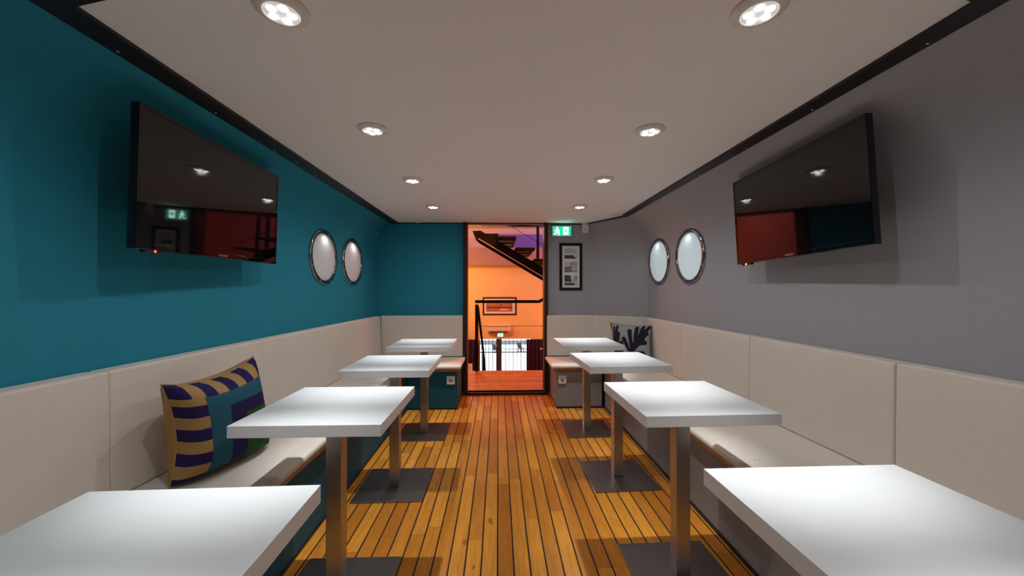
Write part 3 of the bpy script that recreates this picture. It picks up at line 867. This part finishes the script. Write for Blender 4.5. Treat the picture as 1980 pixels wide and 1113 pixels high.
# staircase going up across the doorway
st = thing('staircase', 'black steel staircase rising to the left beyond the doorway', 'staircase', (1.9, 6.1, .033))
def sl(p): return (p[0]-1.9, p[1]-6.1, p[2]-.033)
k = .588
for Ya, dz in ((5.75, 0.), (6.38, 0.)):
    zl = lambda x: 1.791 - k*x
    a, b_ = -.37, 2.70
    bm = bmesh.new()
    bm_prism(bm, [sl((a, Ya-.02, zl(a)+.02)), sl((a+.05, Ya-.02, zl(a+.05))), sl((b_, Ya-.02, zl(b_))), sl((b_, Ya-.02, zl(b_)+.15)), sl((a+.10, Ya-.02, zl(a+.1)+.14)), sl((a-.02, Ya-.02, zl(a)+.075))], (0, .04, 0))
    obj('stringer', bm, M['stair'], st)
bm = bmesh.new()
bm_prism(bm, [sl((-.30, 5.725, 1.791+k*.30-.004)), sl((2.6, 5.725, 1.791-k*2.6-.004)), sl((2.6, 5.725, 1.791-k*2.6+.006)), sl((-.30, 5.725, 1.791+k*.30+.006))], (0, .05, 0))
obj('painted_edge_glint', bm, M['stair_sheen'], st)  # pale strip paints the reflection along the stringer's lower edge
for i in range(0, 10):
    x1 = .262 + .2745*i; z = 1.975 - .1635*i
    for yy0 in (5.50, 5.98, 6.44):
        bm = bmesh.new(); bm_box(bm, sl((x1-.29, yy0, z-.030)), sl((x1, yy0+.33, z)), .003)
        obj('tread', bm, M['stair'], st)
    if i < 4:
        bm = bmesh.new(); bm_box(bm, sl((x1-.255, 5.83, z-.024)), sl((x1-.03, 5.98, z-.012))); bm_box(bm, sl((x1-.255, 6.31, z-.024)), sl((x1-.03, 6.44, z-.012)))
        obj('painted_tread_glint', bm, M['stair_sheen'], st)  # pale strips paint the light reflected under the treads
box('top_plate', sl((-.37, 5.72, 2.02)), sl((.0, 6.40, 2.045)), M['stair'], st)
bm = bmesh.new(); bm_box(bm, sl((.598, 5.93, 1.63)), sl((.640, 5.97, 2.72))); obj('baluster', bm, M['stair'], st)
bm = bmesh.new(); bm_box(bm, sl((.735, 5.93, 1.50)), sl((.775, 5.97, 2.66))); obj('baluster', bm, M['stair'], st)
bm = bmesh.new(); bm_tube(bm, [sl((.05, 5.95, 2.28)), sl((1.0, 5.95, 1.72))], .004, 6); obj('cable', bm, M['stair'], st)

# outside the far window
struct(box('ground_outside', (-30, YF+.1, -3.0), (30, 60, -2.9), M['street']))
struct(box('ground_strip', (-30, 28.6, -2.9), (30, 30.6, -2.86), M['kerb']))
def garden_chair(label, x, y, s):
    t = thing('outdoor_chair', label, 'chair', (x, y, -2.9), .5, 'dark chairs outside the far window')
    box('seat', (-.25*s, -.25*s, .38*s), (.25*s, .25*s, .44*s), M['outdoor'], t, .01)
    bm = bmesh.new(); bm_prism(bm, [(-.25*s, .2*s, .44*s), (-.25*s, .26*s, .44*s), (-.25*s, .40*s, .95*s), (-.25*s, .34*s, .95*s)], (.5*s, 0, 0)); obj('backrest', bm, M['outdoor'], t)
    for a in (-1, 1):
        for b in (-1, 1): box('leg', (a*.22*s-.02, b*.22*s-.02, 0), (a*.22*s+.02, b*.22*s+.02, .38*s), M['outdoor'], t)
garden_chair('dark chair outside seen through the right half of the far window', 1.50, 25.2, .6)
garden_chair('dark chair outside seen just right of the far window mullion', -.2, 24.8, .55)

# ------------------------------------------------------------------ light
def point(name, loc, e, c, r=.12):
    l = bpy.data.lights.new(name, 'POINT'); l.energy = e; l.color = c; l.shadow_soft_size = r
    o = bpy.data.objects.new(name, l); COL.objects.link(o); o.location = loc; return o
OR = (1., .40, .12)
point('hall_lamp_left', (-1.9, 11.3, 1.3), 90, (1., .52, .07))
point('hall_lamp_right', (2.3, 11.3, .2), 64, (1., .40, .16))
point('hall_lamp_landing', (-1.4, 5.3, 1.85), 35, (1., .30, .09), .06)
point('hall_lamp_landing_right', (1.7, 5.1, 1.9), 30, (1., .27, .10), .06)
point('red_fill_over_door', (.08, 5.05, 2.75), 85, (1., .25, .07), .05)  # unseen red lamp added to throw a glow through the doorway onto the floor
point('hall_lamp_upper', (-1.3, 9.4, 2.75), 190, (1., .56, .50))
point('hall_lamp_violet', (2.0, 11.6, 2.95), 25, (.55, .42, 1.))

w = bpy.data.worlds.new('daylight'); S.world = w; w.use_nodes = True
bg = w.node_tree.nodes['Background']; bg.inputs[0].default_value = (.93, .97, 1., 1); bg.inputs[1].default_value = 2.2

# ------------------------------------------------------------------ camera
cam = bpy.data.cameras.new('camera'); cam.sensor_width = 36.; cam.lens = 733.1/1980*36
cam.clip_start = .02; cam.clip_end = 200
co = bpy.data.objects.new('camera', cam); COL.objects.link(co)
co.location = (0, 0, H); co.rotation_euler = (PI/2 + .0057, 0, -.0359)
S.camera = co
S.view_settings.view_transform = 'Standard'; S.view_settings.look = 'None'
S.view_settings.exposure = .12; S.view_settings.gamma = 1.; S.view_settings.use_curve_mapping = False
S.cycles.use_denoising = True
S.cycles.sample_clamp_indirect = 4.
S.cycles.max_bounces = 10; S.cycles.diffuse_bounces = 6
